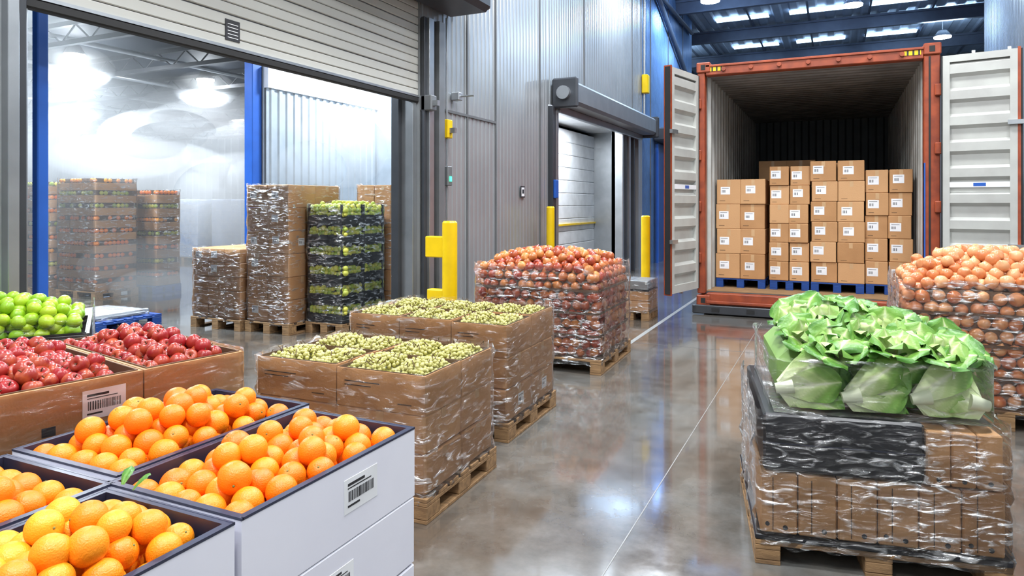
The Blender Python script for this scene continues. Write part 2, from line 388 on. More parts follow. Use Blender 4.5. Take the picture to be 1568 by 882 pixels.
for y in(14.6,18.3,22.6,26.8,30.):
    for x in np.arange(-3.6,1.5,2.2): m.box(x+.1,x+1.7,y,y+.45,7.41,7.43,'strip')
m.build()
def hallwall(y0,y1,z0,z1,mat='wall',seams=()):
    mb=MB('wall_left')
    mb.box(XW-.2,XW-.012,y0,y1,z0,z1,mat)
    corr(mb,(XW-.01,y0,z0),(0,1,0),(0,0,1),y1-y0,z1-z0,.11,.009,mat)
    for y in seams: mb.box(XW-.01,XW+.014,y,y+.03,z0,z1,'seam')
    if y0==6.5: mb.box(XW-.01,XW+.016,6.6,8.35,2.6,2.63,'seam')
    mb.build()
hallwall(-3.2,2.28,0,7.5); hallwall(2.28,6.5,3.8,7.5); hallwall(6.5,10.28,0,7.5,seams=(7.55,8.35,9.9)); hallwall(10.28,15.9,3.13,7.5,seams=(12.,15.3))
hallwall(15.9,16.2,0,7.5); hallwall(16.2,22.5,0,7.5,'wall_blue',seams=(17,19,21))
m=MB('wall_back'); m.box(-12,7,32,32.2,0,7.7,'wall'); m.build()
m=MB('wall_front'); m.box(-31,7,-3.4,-3.2,0,7.7,'wall'); m.build()
m=MB('wall_right'); m.box(2.9,3.1,-3.2,17.7,0,7.7,'wall'); corr(m,(2.89,17.7,0),(0,-1,0),(0,0,1),20.9,7.5,.11,.009,'wall'); m.build()
m=MB('wall_right'); m.box(7,7.2,-3.2,32,0,7.7,'wall'); m.build()
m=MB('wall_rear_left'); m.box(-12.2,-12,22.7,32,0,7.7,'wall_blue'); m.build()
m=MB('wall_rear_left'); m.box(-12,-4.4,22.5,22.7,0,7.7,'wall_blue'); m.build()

# cold room shell
m=MB('wall_cold_room'); corr(m,(-30,22,0),(1,0,0),(0,0,1),22.5,4.7,.4,.04,'coldwall'); m.box(-30,-7.5,22.05,22.2,0,4.7,'coldwall'); m.build()
m=MB('wall_cold_room'); corr(m,(-30,-3,0),(0,1,0),(0,0,1),25,4.7,.4,.04,'coldwall'); m.box(-30.2,-30.05,-3,22,0,4.7,'coldwall'); m.build()
m=MB('wall_cold_room'); corr(m,(-7.4,7.4,0),(0,1,0),(0,0,1),14,3.3,.16,.02,'coldwall')
m.box(-7.6,-7.44,7.4,22,0,4.7,'coldwall'); m.box(-7.44,-7.36,7.4,22,3.18,3.5,'white'); m.build()
m=MB('wall_cold_room'); m.box(-7.36,-4.42,10.0,10.2,0,4.7,'coldwall'); m.build()
m=MB('ceiling_cold_room'); m.box(-30,-4.42,-3.2,22.2,4.7,4.8,'ceil_cold'); m.build()
m=MB('cold_room_roof_truss')
for y in np.arange(3,21.8,2.2):
    m.box(-29.9,-4.5,y,y+.09,4.25,4.33,'steel_dark'); m.box(-29.9,-4.5,y,y+.09,4.58,4.66,'steel_dark')
    for x in np.arange(-29,-5,.8):
        m.cyl((x,y+.045,4.3),(x+.4,y+.045,4.6),.016,'steel_dark',5); m.cyl((x+.8,y+.045,4.3),(x+.4,y+.045,4.6),.016,'steel_dark',5)
for x in np.arange(-28,-6,2.6): m.cyl((x,0,4.45),(x,21.9,4.45),.05,'steel',8)
m.build()
m=MB('blue_column'); m.box(-7.62,-7.46,7.2,7.38,0,4.7,'blue',.01); m.build()
m=MB('blue_door_post'); m.box(-4.66,-4.6,2.66,2.73,0,3.3,'blue',.006); m.box(-4.7,-4.56,2.62,2.77,0,.012,'steel'); m.build()

# big overhead door
m=MB('overhead_sectional_door')
z=2.70
for k in range(4):
    for q in range(3): m.box(XW-.08,XW-.03,2.3,6.5,z+q*.088+.003,z+q*.088+.085,'door',.006)
    m.box(XW-.075,XW-.045,2.3,6.5,z,z+.27,'seam'); z+=.27
m.box(XW-.09,XW-.02,2.3,6.5,2.64,2.70,'rubber',.01); m.box(XW-.09,XW-.018,2.3,6.5,2.70,2.722,'steel')
m.box(XW-.03,XW-.024,3.81,3.95,2.765,2.925,'ink')
for k in range(5): m.box(XW-.025,XW-.022,3.83,3.93,2.785+k*.026,2.79+k*.026,'label')
for (y0,y1,x0,x1,mt) in((6.36,6.42,XW-.3,XW-.2,'steel_dark'),(6.42,6.5,XW-.25,XW-.05,'steel'),(6.5,6.56,XW+.005,XW+.05,'steel_dark'),(6.56,6.66,XW+.0,XW+.08,'steel'),(6.66,6.72,XW,XW+.05,'steel_dark'),(6.74,6.86,XW,XW+.1,'grey'),
                     (2.24,2.3,XW-.02,XW+.06,'steel'),(2.3,2.36,XW-.2,XW+.02,'steel_dark'),(2.36,2.4,XW-.2,XW-.04,'steel')):
    m.box(x0,x1,y0,y1,0,3.6,mt,.004)
m.box(XW-.02,XW+.14,6.5,6.62,2.55,2.72,'grey',.01); m.box(XW+.14,XW+.2,6.53,6.58,2.6,2.66,'steel')
m.box(XW+.01,XW+.6,1.5,7.1,3.72,4.3,'steel_dark',.06); m.box(XW+.01,XW+.55,7.1,7.16,3.78,4.25,'grey',.02)
m.cyl((XW+.3,7.16,4.0),(XW+.3,7.26,4.0),.12,'grey',20)
m.build()
m=MB('door_control_box')
m.box(XW+.01,XW+.09,6.95,7.06,2.28,2.5,'yellow',.01); m.box(XW+.09,XW+.16,6.98,7.03,2.34,2.40,'steel'); m.cyl((XW+.04,7.0,1.2),(XW+.04,7.0,3.7),.014,'steel',8)
m.box(XW+.01,XW+.09,6.95,7.05,1.72,1.95,'grey',.01); m.box(XW+.09,XW+.1,6.98,7.02,1.77,1.83,'green_led')
m.box(XW+.01,XW+.12,7.15,7.25,2.75,2.85,'steel',.01); m.cyl((XW+.02,7.2,2.8),(XW+.3,7.2,2.8),.012,'steel',8)
m.build()
m=MB('wall_notice_sign'); m.box(XW+.012,XW+.02,9.16,9.3,1.6,1.77,'ink'); m.box(XW+.02,XW+.022,9.18,9.28,1.62,1.75,'label'); m.box(XW+.022,XW+.024,9.2,9.26,1.66,1.72,'ink'); m.build()
m=MB('wall_notice_sign'); m.box(XW+.012,XW+.02,2.0,2.19,1.25,1.56,'label'); m.box(XW+.02,XW+.022,2.04,2.12,1.46,1.54,'ink')
for k in range(5): m.box(XW+.02,XW+.022,2.05,2.17,1.28+k*.03,1.29+k*.03,'ink')
m.box(XW+.012,XW+.06,2.05,2.14,1.6,1.72,'grey',.01)
m.build()

# second roller door
m=MB('roller_shutter_door')
m.box(XW+.02,XW+.42,10.45,15.9,3.12,3.5,'grey',.05); m.box(XW+.02,XW+.46,10.36,10.45,3.06,3.55,'steel_dark',.03); m.cyl((XW+.24,10.28,3.3),(XW+.24,10.36,3.3),.11,'steel',16)
m.box(XW+.02,XW+.47,15.9,15.98,3.06,3.55,'steel_dark',.03)
m.box(XW+.03,XW+.12,10.5,15.8,3.0,3.12,'steel',.01)
for (a,b,mt) in((10.3,10.42,'steel_dark'),(10.45,10.55,'steel'),(14.3,14.42,'steel'),(14.5,14.6,'steel_dark'),(14.8,14.95,'steel'),(15.2,15.3,'steel_dark')):
    m.box(XW-.18,XW+.07,a,b,0,3.1,mt,.005)
m.box(XW-.18,XW-.1,14.3,15.88,0,3.1,'steel_dark')
m.box(XW+.07,XW+.12,10.3,10.42,1.6,1.9,'blue',.01)
m.build()
m=MB('door_dock_panel')
z=.02
for k in range(11):
    m.box(-5.6,-5.54,10.6,16.6,z,z+.285,'white',.012); z+=.29
m.box(-5.58,-5.5,10.6,16.6,1.02,1.06,'yellow')
m.box(-5.7,-4.45,16.6,16.7,0,3.3,'steel'); m.box(-5.7,-4.45,10.3,10.4,0,3.3,'steel'); m.box(-5.7,-4.45,10.3,16.7,3.3,3.4,'white')
m.build()
m=MB('door_blue'); m.box(XW+.015,XW+.06,17.4,20.2,0,3.05,'bluedk'); 
for y in(17.4,18.3,19.2,20.1): m.box(XW+.06,XW+.1,y,y+.12,0,3.05,'blue')
m.box(XW+.02,XW+.4,17.2,20.4,3.1,3.45,'steel_dark',.04); m.build()
m=MB('wall_alarm_box'); m.box(XW+.01,XW+.16,16.1,16.3,4.15,4.6,'yellow',.02); m.cyl((XW+.05,16.2,3.6),(XW+.05,16.2,6.4),.03,'steel',8); m.build()
m=MB('diagonal_brace'); m.cyl((XW+.09,16.4,7.2),(XW+.09,21.5,5.3),.07,'truss',8); m.cyl((XW+.09,16.4,6.9),(XW+.09,22,6.9),.06,'truss',8); m.build()

# ------------------------------------------------------------------ bollards
def bollard(x,y,h,r,rail=False):
    m=MB('yellow_bollard',(x,y,0)); m.cyl((0,0,0),(0,0,h-.02),r,'yellow',28); m.cyl((0,0,h-.02),(0,0,h),r,'yellow',28,r1=r*.8)
    m.cyl((0,0,0),(0,0,.012),r*1.7,'steel',24)
    if rail:
        m.box(-.27,-.05,-.05,.05,.95,1.17,'yellow',.01); m.box(-.25,-.05,-.05,.05,.38,.62,'yellow',.01)
    m.build()
bollard(-3.6,6.12,1.33,.078,True); bollard(-3.9,9.62,1.47,.062); bollard(-3.1,12.2,1.3,.08)

# ------------------------------------------------------------------ container
m=MB('shipping_container')
X0,X1,Y0,Y1,ZB,ZT=-1.72,1.13,9.6,15.9,.3,3.43
m.box(X0+.03,X1-.03,Y0+.15,Y1,.12,ZB,'cdark'); m.box(X0+.08,X1-.08,Y0+.02,Y1,0,.12,'rubber',.01)
m.box(X0-.06,X1+.06,Y0-.05,Y0+.02,.015,.13,'steel_dark',.01)
for k in range(6): m.box(X0+.2+k*.45,X0+.3+k*.45,Y0-.058,Y0-.05,.05,.1,'rubber')
m.box(X0+.12,X1-.17,Y0,Y0+.15,.13,.29,'cred',.01)
m.box(X0+.12,X1-.17,Y0-.03,Y0,.15,.19,'cred',.006)
m.box(X0,X0+.1,Y0,Y0+.16,.28,ZT-.13,'cred',.01); m.box(X1-.17,X1,Y0,Y0+.16,.28,ZT-.13,'cred',.01)
m.box(X1-.12,X1-.1,Y0-.006,Y0,.3,ZT-.15,'rubber'); m.box(X1-.17,X1-.155,Y0-.01,Y0+.1,.3,2.,'blue')
m.box(X0+.11,X1-.17,Y0,Y0+.16,ZT-.17,ZT-.03,'cred',.01)
m.box(X0+.11,X1-.17,Y0-.02,Y0,ZT-.06,ZT-.03,'cred',.005)
for x in np.linspace(X0+.35,X1-.4,7): m.cyl((x,Y0-.03,ZT-.1),(x,Y0,ZT-.1),.028,'cred',12)
for x in(X0+.16,X1-.38):
    m.box(x,x+.18,Y0-.006,Y0,ZT-.12,ZT-.065,'yellow')
    for k in range(3): m.box(x+.03+k*.06,x+.05+k*.06,Y0-.008,Y0-.006,ZT-.12,ZT-.065,'ink')
for x in(X0-.01,X1-.175):
    for z in(.12,ZT-.13):
        m.box(x,x+.185,Y0-.02,Y0+.17,z,z+.14,'cred',.012); m.box(x+.06,x+.12,Y0-.024,Y0-.02,z+.035,z+.105,'rubber',.0)
for z in(.7,1.4,2.1,2.8):
    m.box(X0-.03,X0+.06,Y0-.05,Y0,z,z+.14,'cred',.01); m.box(X1-.06,X1+.03,Y0-.05,Y0,z,z+.14,'cred',.01)
corr(m,(X0+.1,Y0+.16,ZB),(0,1,0),(0,0,1),Y1-Y0-.2,ZT-ZB-.1,.28,.036,'cint')
corr(m,(X1-.14,Y0+.16,ZB),(0,1,0),(0,0,1),Y1-Y0-.2,ZT-ZB-.1,.28,.036,'cint',flip=True)
m.box(X0+.02,X0+.09,Y0+.16,Y1,.28,ZT-.04,'cred'); m.box(X1-.1,X1-.03,Y0+.16,Y1,.28,ZT-.04,'cred')
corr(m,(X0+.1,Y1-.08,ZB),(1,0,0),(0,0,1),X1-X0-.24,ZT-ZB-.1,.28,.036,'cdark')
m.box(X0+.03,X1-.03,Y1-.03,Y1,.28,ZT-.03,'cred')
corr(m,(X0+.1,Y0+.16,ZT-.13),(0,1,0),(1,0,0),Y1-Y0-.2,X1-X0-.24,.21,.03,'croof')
m.box(X0+.03,X1-.03,Y0+.16,Y1,ZT-.1,ZT-.04,'cred')
m.box(X0+.1,X1-.14,Y0+.16,Y1,ZB,ZB+.008,'wood')
def cdoor(hx,hy,ox,oy,sgn):
    d=np.array([ox-hx,oy-hy]);w=np.hypot(*d);d/=w; n=np.array([d[1],-d[0]])*sgn
    z0,z1=.36,3.25
    def bx(u0,u1,n0,n1,za,zb,mt):
        V=[]
        for u in(u0,u1):
            for nn in(n0,n1):
                for z in(za,zb): V.append((hx+d[0]*u+n[0]*nn,hy+d[1]*u+n[1]*nn,z))
        m.add(V,CUBE,mt)
    nr=9;hz=(z1-z0-.16)/nr
    for k in range(nr):
        a=z0+.08+k*hz
        prof=[(0,0),(.42,0),(.55,.045),(.88,.045),(1,0)]
        V=[(hx+d[0]*u+n[0]*q,hy+d[1]*u+n[1]*q,a+f*hz) for u in(.05,w-.05) for f,q in prof]
        m.add(V,[[i,i+1,5+i+1,5+i] for i in range(4)],'cdoor')
    bx(.03,w-.03,-.03,-.02,z0+.05,z1-.05,'cred')
    bx(0,.07,-.04,.05,z0,z1,'cdoor'); bx(w-.08,w-.01,-.04,.05,z0,z1,'cdoor'); bx(.07,w-.08,-.04,.05,z0,z0+.1,'cdoor'); bx(.07,w-.08,-.04,.05,z1-.08,z1,'cdoor')
    bx(w-.01,w+.02,-.05,.05,z0-.02,z1+.02,'cred'); bx(w+.02,w+.035,-.03,.04,z0,z1,'rubber'); bx(-.015,0,-.045,.055,z0,z1,'rubber')
    bx(.05,w-.05,.046,.0475,1.7,1.76,'label'); bx(.3,.42,.0476,.049,1.71,1.75,'blue')
    for u in(.28,.62):
        bx(u,u+.035,-.085,-.05,z0-.05,z1+.05,'steel')
    for z in(1.0,2.4): bx(w-.1,w+.06,.05,.09,z,z+.05,'steel')
cdoor(X1+.02,Y0-.06,1.86,9.40,1)
cdoor(X0-.02,Y0-.06,-1.93,8.74,-1)
m.build()

def stack(x0,x1,y0,y1,nx,rows,top,lab=.9,z0=.309):
    cx=(x0+x1)/2; m=MB('stack_of_cartons',(cx,y0,0)); h=(top-z0-.13)/rows
    pallet(m,x1-x0,y1-y0,'bluepal',.13,z0,0,(y1-y0)/2)
    cartons(m,x0-cx,x1-cx,0.0,y1-y0,z0+.13,nx,2,[h]*rows,lab=lab,labw=.13,jit=.012,faces='f')
    m.build()
stack(-1.57,-.9,10.25,11.25,2,4,1.86); stack(-.84,-.33,10.25,11.25,2,6,2.03); stack(-.31,.34,10.22,11.25,2,6,2.09); stack(.36,.90,10.28,11.25,2,5,1.96)
m=MB('stack_of_cartons',(-.75,12.4,0)); pallet(m,.9,.9,'bluepal',.13,.309,0,.45); cartons(m,-.45,.45,0,.9,.439,2,2,[.36]*5,jit=.01); m.build()

# ------------------------------------------------------------------ citrus bins
def citrus(name,x0,x1,y0,y1,zt,T,mt,mound,layers=3,r=.041,top=.5,lab=True):
    cx=(x0+x1)/2;cy=(y0+y1)/2;w=x1-x0;d=y1-y0
    m=MB(name,(cx,cy,0)); h=.215
    tray(m,-w/2,w/2,-d/2,d/2,zt-h,zt,'white_card','liner',.004,.014,cap=True)
    z=zt-h
    for k in range(layers-1):
        m.box(-w/2,w/2,-d/2,d/2,z-h+.001,z-.004,'white_card',.004); m.box(-w/2+.01,w/2-.01,-d/2+.01,d/2-.01,z-.006,z+.001,'seam')
        if lab: label(m,(w/2,-.02,z-h*.45),'x',.13,.075,9)
        z-=h
    pallet(m,w-.01,d-.01,'wood',z-.003,0.)
    if lab: label(m,(w/2,.08,zt-h*.42),'x',.15,.095,9)
    heap(m,T,-w/2+.022,w/2-.022,-d/2+.022,d/2-.022,zt-.035,mound,r,mt,top=top,button=True)
    return m
citrus('crate_of_oranges',-1.70,-1.225,1.15,1.86,.78,ORANGE,'orange',.02,top=.35).build()
citrus('crate_of_oranges',-2.18,-1.715,1.19,1.92,.78,ORANGE,'orange',.06,top=.55).build()
m=citrus('crate_of_tangerines',-1.66,-1.225,.42,1.13,.78,ORANGE,'mandarin',.05,r=.037)
for (x,y,z,a) in((-.10,.31,.83,.4),(-.05,.30,.83,-.5),(-.19,.0,.85,1.)):
    V,F,g=leaf(.055,.014,.8,-.2,.03,10,7); A=rotm('Z',a)@rotm('X',-.6); m.add(V@A.T+np.array([x,y,z]),F,'leaf',True,g*.3+.6)
m.build()
citrus('crate_of_oranges',-2.15,-1.68,.44,1.16,.78,ORANGE,'orange',.04).build()

# ------------------------------------------------------------------ apple bin
m=MB('bin_of_apples',(-2.70,1.66,0),-.2)
pallet(m,.84,.96,'wood',.13)
for a,b in((-.5,.1),(.105,.5)):
    cartons(m,-.42,.42,a,b,.13,1,1,[.28,.28],tape=False)
    tray(m,-.42,.42,a,b,.69,.90,'card','card_dark',.012)
    heap(m,APPLE,-.40,.40,a+.02,b-.02,.88,.035,.032,'apple',top=.45,stem=True)
label(m,(.421,-.03,.815),'x',.14,.10,9)
m.box(.42,.422,-.22,-.18,.74,.77,'ink')
wrap(m,-.425,.425,-.505,.505,.5,.91,'film_clear',amp=.003)
m.build()
# ------------------------------------------------------------------ limes
m=MB('bin_of_limes',(-3.66,1.83,0),-.60)
pallet(m,.62,.95,'wood',.13)
m.box(-.3,.3,-.47,.47,.13,.40,'black_pl',.01); m.box(-.3,.3,-.47,.47,.405,.66,'black_pl',.01); 
tray(m,-.3,.3,-.47,.47,.665,.90,'black_pl','black_pl',.012)
for z in(.74,.82,.88): m.box(.3,.306,-.47,.47,z,z+.015,'black_pl',.002)
heap(m,LIME,-.27,.27,-.44,.44,.95,.07,.031,'lime',top=.55)
heap(m,LIME,-.28,.28,-.45,.45,.90,.0,.031,'lime',top=0)
wrap(m,-.31,.31,-.48,.48,.3,1.0,'film_clear',amp=.003)
m.build()

# ------------------------------------------------------------------ grape pallets
def grapes(loc,w,d,nx,ny,h,rows,zt,rz=0):
    m=MB('pallet_of_grape_boxes',loc,rz); pallet(m,w+.04,d+.04,'wood',.12)
    hh=(zt-.12)/rows
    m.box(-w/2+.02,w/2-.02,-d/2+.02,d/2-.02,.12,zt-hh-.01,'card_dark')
    cartons(m,-w/2,w/2,-d/2,d/2,.12,nx,ny,[hh]*(rows-1),ch=.01,lab=.35,labw=.09,jit=.005)
    tw=w/nx;td=d/ny
    for i in range(nx):
        for j in range(ny):
            a=-w/2+i*tw;b=-d/2+j*td; dz=U(-.012,.006)
            tray(m,a+.003,a+tw-.003,b+.003,b+td-.003,zt-hh,zt+dz,'card','card_dark',.008,.003,.06)
            m.box(a+.012,a+tw-.012,b+.012,b+td-.012,zt-.09,zt-.03,'grape')
            for (p0,p1) in((a+.014,a+tw/2-.012),(a+tw/2+.012,a+tw-.014)):
                heap(m,I2,p0,p1,b+.016,b+td-.016,zt-.03,.042,.0115,'grape',top=.6,under=False,jit=.7,flatk=3)
                for k in range(14):
                    x=U(p0+.02,p1-.02);y=U(b+.03,b+td-.03); m.cyl((x,y,zt+.015),(x+U(-.03,.03),y+U(-.03,.03),zt+.04),.0022,'stem',4)
            if j==0:
                m.box(a+.05,a+tw*.5,b+.001,b+.003,zt-hh*.35,zt-hh*.33,'ink'); m.box(a+.05,a+tw*.4,b+.001,b+.003,zt-hh*.45,zt-hh*.43,'ink'); m.box(a+tw*.7,a+tw*.85,b+.001,b+.003,zt-hh*.8,zt-hh*.77,'card_dark')
    wrap(m,-w/2-.006,w/2+.006,-d/2-.006,d/2+.006,.09,zt+.02,'film',amp=.008)
    wrap(m,-w/2+.01,w/2-.01,-d/2+.01,d/2-.01,zt-.02,zt+.035,'film_clear',amp=.003,nz=2)
    m.build()
grapes((-2.275,3.10,0),1.03,.74,2,2,.6,3,.69,.03)
grapes((-2.49,4.30,0),1.2,.84,3,2,.6,3,.735,.03)

# ------------------------------------------------------------------ onion pallets
def onions(loc,w,d,zt,mt,mound,rz=0,light=.1,layers=4,r=.046):
    m=MB('pallet_of_onions',loc,rz); pallet(m,w+.05,d+.05,'wood',.13)
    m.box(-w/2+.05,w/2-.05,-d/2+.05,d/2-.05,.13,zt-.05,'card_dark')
    for sd in range(4):
        L_=w if sd%2==0 else d; n=int(L_/(1.9*r)); nz=int((zt-.14)/(1.8*r))
        for k in range(nz):
            for i in range(n):
                u=-L_/2+r+(L_-2*r)*(i+.5*(k%2))/(n-.5)+U(-.01,.01); z=.13+r+(zt-.13-r*1.2)*k/nz+U(-.008,.008); e=U(-.012,.004)
                p={0:(u,-d/2+r-e,z),1:(w/2-r+e,u,z),2:(u,d/2-r+e,z),3:(-w/2+r-e,u,z)}[sd]
                m.inst(ONION,p,mt,r*U(.85,1.08),rnd=R()**1.5)
    hz=(zt-.13)/layers
    for k in range(layers):
        z=.13+k*hz
        for (a,b,c,e) in((-w/2,w/2,-d/2-.004,-d/2+.002),(-w/2,w/2,d/2-.002,d/2+.004),(-w/2-.004,-w/2+.002,-d/2,d/2),(w/2-.002,w/2+.004,-d/2,d/2)):
            m.box(a,b,c,e,z-.008,z+.012,'card_dark')
    heap(m,ONION,-w/2+.01,w/2-.01,-d/2+.01,d/2-.01,zt-.02,mound,r,mt,top=.55,flatk=2.5,rp=1.6)
    wrap(m,-w/2-.008,w/2+.008,-d/2-.008,d/2+.008,.08,zt+.02,'film',amp=.012)
    m.build()
onions((-2.50,6.28,0),1.2,1.04,.93,'onion',.09,.03)
onions((1.02,6.05,0),1.2,1.05,.96,'onion_light',.17,0.)

m=MB('pallet_of_small_cartons',(-2.42,8.95,0)); pallet(m,.5,.5,'wood',.12); cartons(m,-.24,.24,-.24,.24,.12,1,1,[.13,.13],mat='card')
m.box(-.25,.25,-.25,.25,.382,.392,'black_pl'); cartons(m,-.24,.24,-.24,.24,.395,2,2,[.12],mat='steel',tape=False); wrap(m,-.25,.25,-.25,.25,.1,.52,'film',amp=.005,nz=6); m.build()

# ------------------------------------------------------------------ cold-room pallets
def coldload(name,x0,x1,y0,y1,nx,ny,zt,rows,style='carton',pal='wood',prod='orange'):
    cx=(x0+x1)/2;cy=(y0+y1)/2;w=x1-x0;d=y1-y0; m=MB(name,(cx,cy,0)); pallet(m,w+.04,d+.04,pal,.13); h=(zt-.13)/rows
    if style=='carton': cartons(m,-w/2,w/2,-d/2,d/2,.13,nx,ny,[h]*rows,lab=.3,labw=.1,jit=.006)
    elif style=='slot':
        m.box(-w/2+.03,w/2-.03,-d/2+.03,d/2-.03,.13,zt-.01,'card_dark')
        for k in range(rows):
            z=.13+k*h; cartons(m,-w/2,w/2,-d/2,d/2,z,nx,ny,[h*.62],tape=False)
            pr=random.choice(['orange','orange','mandarin','greens'])
            for i in range(int(w/.07)):
                if R()<.7: m.inst(I2,(-w/2+.05+i*.07,-d/2+.035,z+h*.80),pr,.036,rnd=R())
            for i in range(int(d/.07)):
                if R()<.7: m.inst(I2,(w/2-.035,-d/2+.05+i*.07,z+h*.80),pr,.036,rnd=R())
    else:
        m.box(-w/2+.04,w/2-.04,-d/2+.04,d/2-.04,.13,zt-.03,'black_pl')
        for k in range(rows):
            z=.13+k*h
            for i in range(nx):
                for j in range(ny):
                    a=-w/2+i*w/nx;b=-d/2+j*d/ny
                    tray(m,a+.003,a+w/nx-.003,b+.003,b+d/ny-.003,z,z+h*.45,'black_pl','black_pl',.01,.002,.05)
                    for (px,py) in((a+.003,b+.003),(a+w/nx-.025,b+.003),(a+w/nx-.025,b+d/ny-.025)):
                        m.box(px,px+.022,py,py+.022,z+h*.45,z+h,'black_pl')
            for i in range(int(w/.045)+1):
                for q in range(2): m.inst(I2,(-w/2+.03+i*.045,-d/2+.035,z+h*(.45+.22*q)+U(0,.03)),'greens',U(.022,.038),rnd=R()**1.3)
            for i in range(int(d/.045)+1):
                for q in range(2): m.inst(I2,(w/2-.035,-d/2+.03+i*.045,z+h*(.45+.22*q)+U(0,.03)),'greens',U(.022,.038),rnd=R()**1.3)
        heap(m,I2,-w/2,w/2,-d/2,d/2,zt-.03,.02,.03,'greens',top=.3,under=False)
    wrap(m,-w/2-.006,w/2+.006,-d/2-.006,d/2+.006,.1,zt+.01,'film',amp=.008,nz=18)
    m.build()
coldload('pallet_of_cartons',-7.15,-6.36,5.95,6.7,3,2,.97,5)
coldload('pallet_of_cartons',-6.30,-5.66,6.0,6.9,2,2,1.73,6)
coldload('pallet_of_cartons',-5.62,-5.1,7.2,7.75,2,1,1.75,6)
coldload('pallet_of_produce_crates',-5.6,-5.1,6.25,7.05,1,2,1.5,6,'crate')
coldload('pallet_of_fruit_boxes',-11.4,-10.45,6.9,7.6,3,2,1.92,9,'slot')
coldload('pallet_of_fruit_boxes',-10.9,-10.3,7.85,8.3,2,2,1.75,7,'slot','bluepal')
coldload('pallet_of_fruit_boxes',-12.7,-11.6,6.9,7.7,3,2,1.88,8,'slot')
for (x,y) in((-15.4,13.),(-14.2,13.3),(-17.,11.),(-16.6,13.)):
    m=MB('wrapped_pallet_load',(x,y,0)); pallet(m,1.1,1.,'wood',.13); cartons(m,-.52,.52,-.48,.48,.13,3,2,[.3]*5,mat='wrapblue',tape=False); wrap(m,-.53,.53,-.49,.49,.1,1.65,'film',amp=.01); m.build()
m=MB('blue_plastic_pallet',(-8.15,5.5,0)); pallet(m,.95,.85,'bluepal',.13); m.box(-.4,.35,-.38,.3,.131,.17,'grey',.01); wrap(m,-.42,.37,-.4,.32,.12,.19,'film',amp=.01,nz=2,top=True); m.build()

# ------------------------------------------------------------------ lettuce pallet
m=MB('pallet_of_lettuce',(.07,3.577,0),math.radians(10.6))
pallet(m,.94,.94,'wood',.10); m.box(-.47,.47,-.47,.47,.101,.125,'black_pl',.004)
for i in range(6):
    a=-.45+i*.15; m.box(a+.002,a+.147,-.455,-.2,.127,.378,'card',.006,rnd=R()); 
    m.box(a+.05,a+.054,-.4565,-.455,.14,.36,'card_dark'); 
    m.cyl((a+.1,-.4575,.155),(a+.1,-.455,.155),.010,'ink',12)
    if i in(0,3,5): m.cyl((a+.03,-.4575,.165),(a+.03,-.455,.165),.009,'ink',12)
cartons(m,-.45,.45,-.19,.455,.127,2,2,[.25])
m.box(-.435,.17,-.45,.45,.385,.625,'black_pl',.01); m.box(-.437,.17,-.452,-.44,.50,.505,'liner')
for i in range(3):
    a=.175+i*.09; m.box(a,a+.087,-.45,.45,.385,.60,'card',.006,rnd=R()); m.cyl((a+.045,-.4525,.41),(a+.045,-.45,.41),.009,'ink',12)
wrap(m,-.40,.43,-.44,.42,.63,.86,'film_clear',amp=.002,rc=.06,nz=5)
wrap(m,-.41,.44,-.45,.43,.845,.862,'film',amp=.001,rc=.06,nz=1)
m.box(-.39,.42,-.42,.41,.626,.632,'film_clear')
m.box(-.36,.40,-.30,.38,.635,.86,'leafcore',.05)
def lay(x,y,z,dx,size,n,gk):       # a head lying on its side, its leaves fanned flat against the bin front
    for i in range(n):
        f=i/(n-1); V,F,g=leaf(size*U(.85,1.1),size*U(.26,.34),U(.1,.35),U(-.3,.1),.03)
        ang=(-.75+1.5*f)*.85+U(-.08,.08)
        d=Vector((dx*math.cos(ang),U(-.06,.04),math.sin(ang)+.12)).normalized(); up=Vector((U(-.2,.2),-1,U(-.1,.3)))
        yax=-(up-d*up.dot(d)).normalized(); xax=yax.cross(d); B=np.array([xax[:],yax[:],d[:]]).T
        W=V@B.T+np.array([x,y+.012*(i%4),z]); W[:,1]=np.clip(W[:,1],-.425,-.26); W[:,0]=np.clip(W[:,0],-.385,.415); W[:,2]=np.maximum(W[:,2],.64)
        m.add(W,F,'leaf',True,np.clip(g*gk,0,1))
    m.cyl((x-dx*.02,y,z-.005),(x+dx*.05,y,z+.01),.022,'stemw',12,r1=.032)
lay(-.36,-.385,.72,1,.26,9,.55); lay(-.10,-.39,.70,1,.26,9,.55); lay(.16,-.385,.71,1,.24,9,.5); lay(.40,-.38,.70,-1,.22,8,.6)
lay(-.26,-.35,.79,1,.20,7,.85); lay(.05,-.35,.79,1,.20,7,.85); lay(.34,-.35,.79,-1,.18,7,.85)
for (x,y) in((-.27,-.24),(-.04,-.27),(.19,-.25),(.35,-.2),(-.27,.0),(-.07,-.04),(.13,-.02),(.32,.04),(-.22,.22),(-.0,.2),(.22,.24),(-.16,-.14),(.1,-.14),(.28,-.33),(-.18,-.35),(.08,-.36)):
    e=(x/.42)**2+(y/.42)**2; head(m,(x*.9+.02,y*.88,.875+.085*max(0,1-1.2*((x+.12)**2+y*y)/.12)-.03*e),(x*.9+U(-.35,.35),y*.5-.2+U(-.3,.3),.8),.165,11,.95,0.,.9,.018)
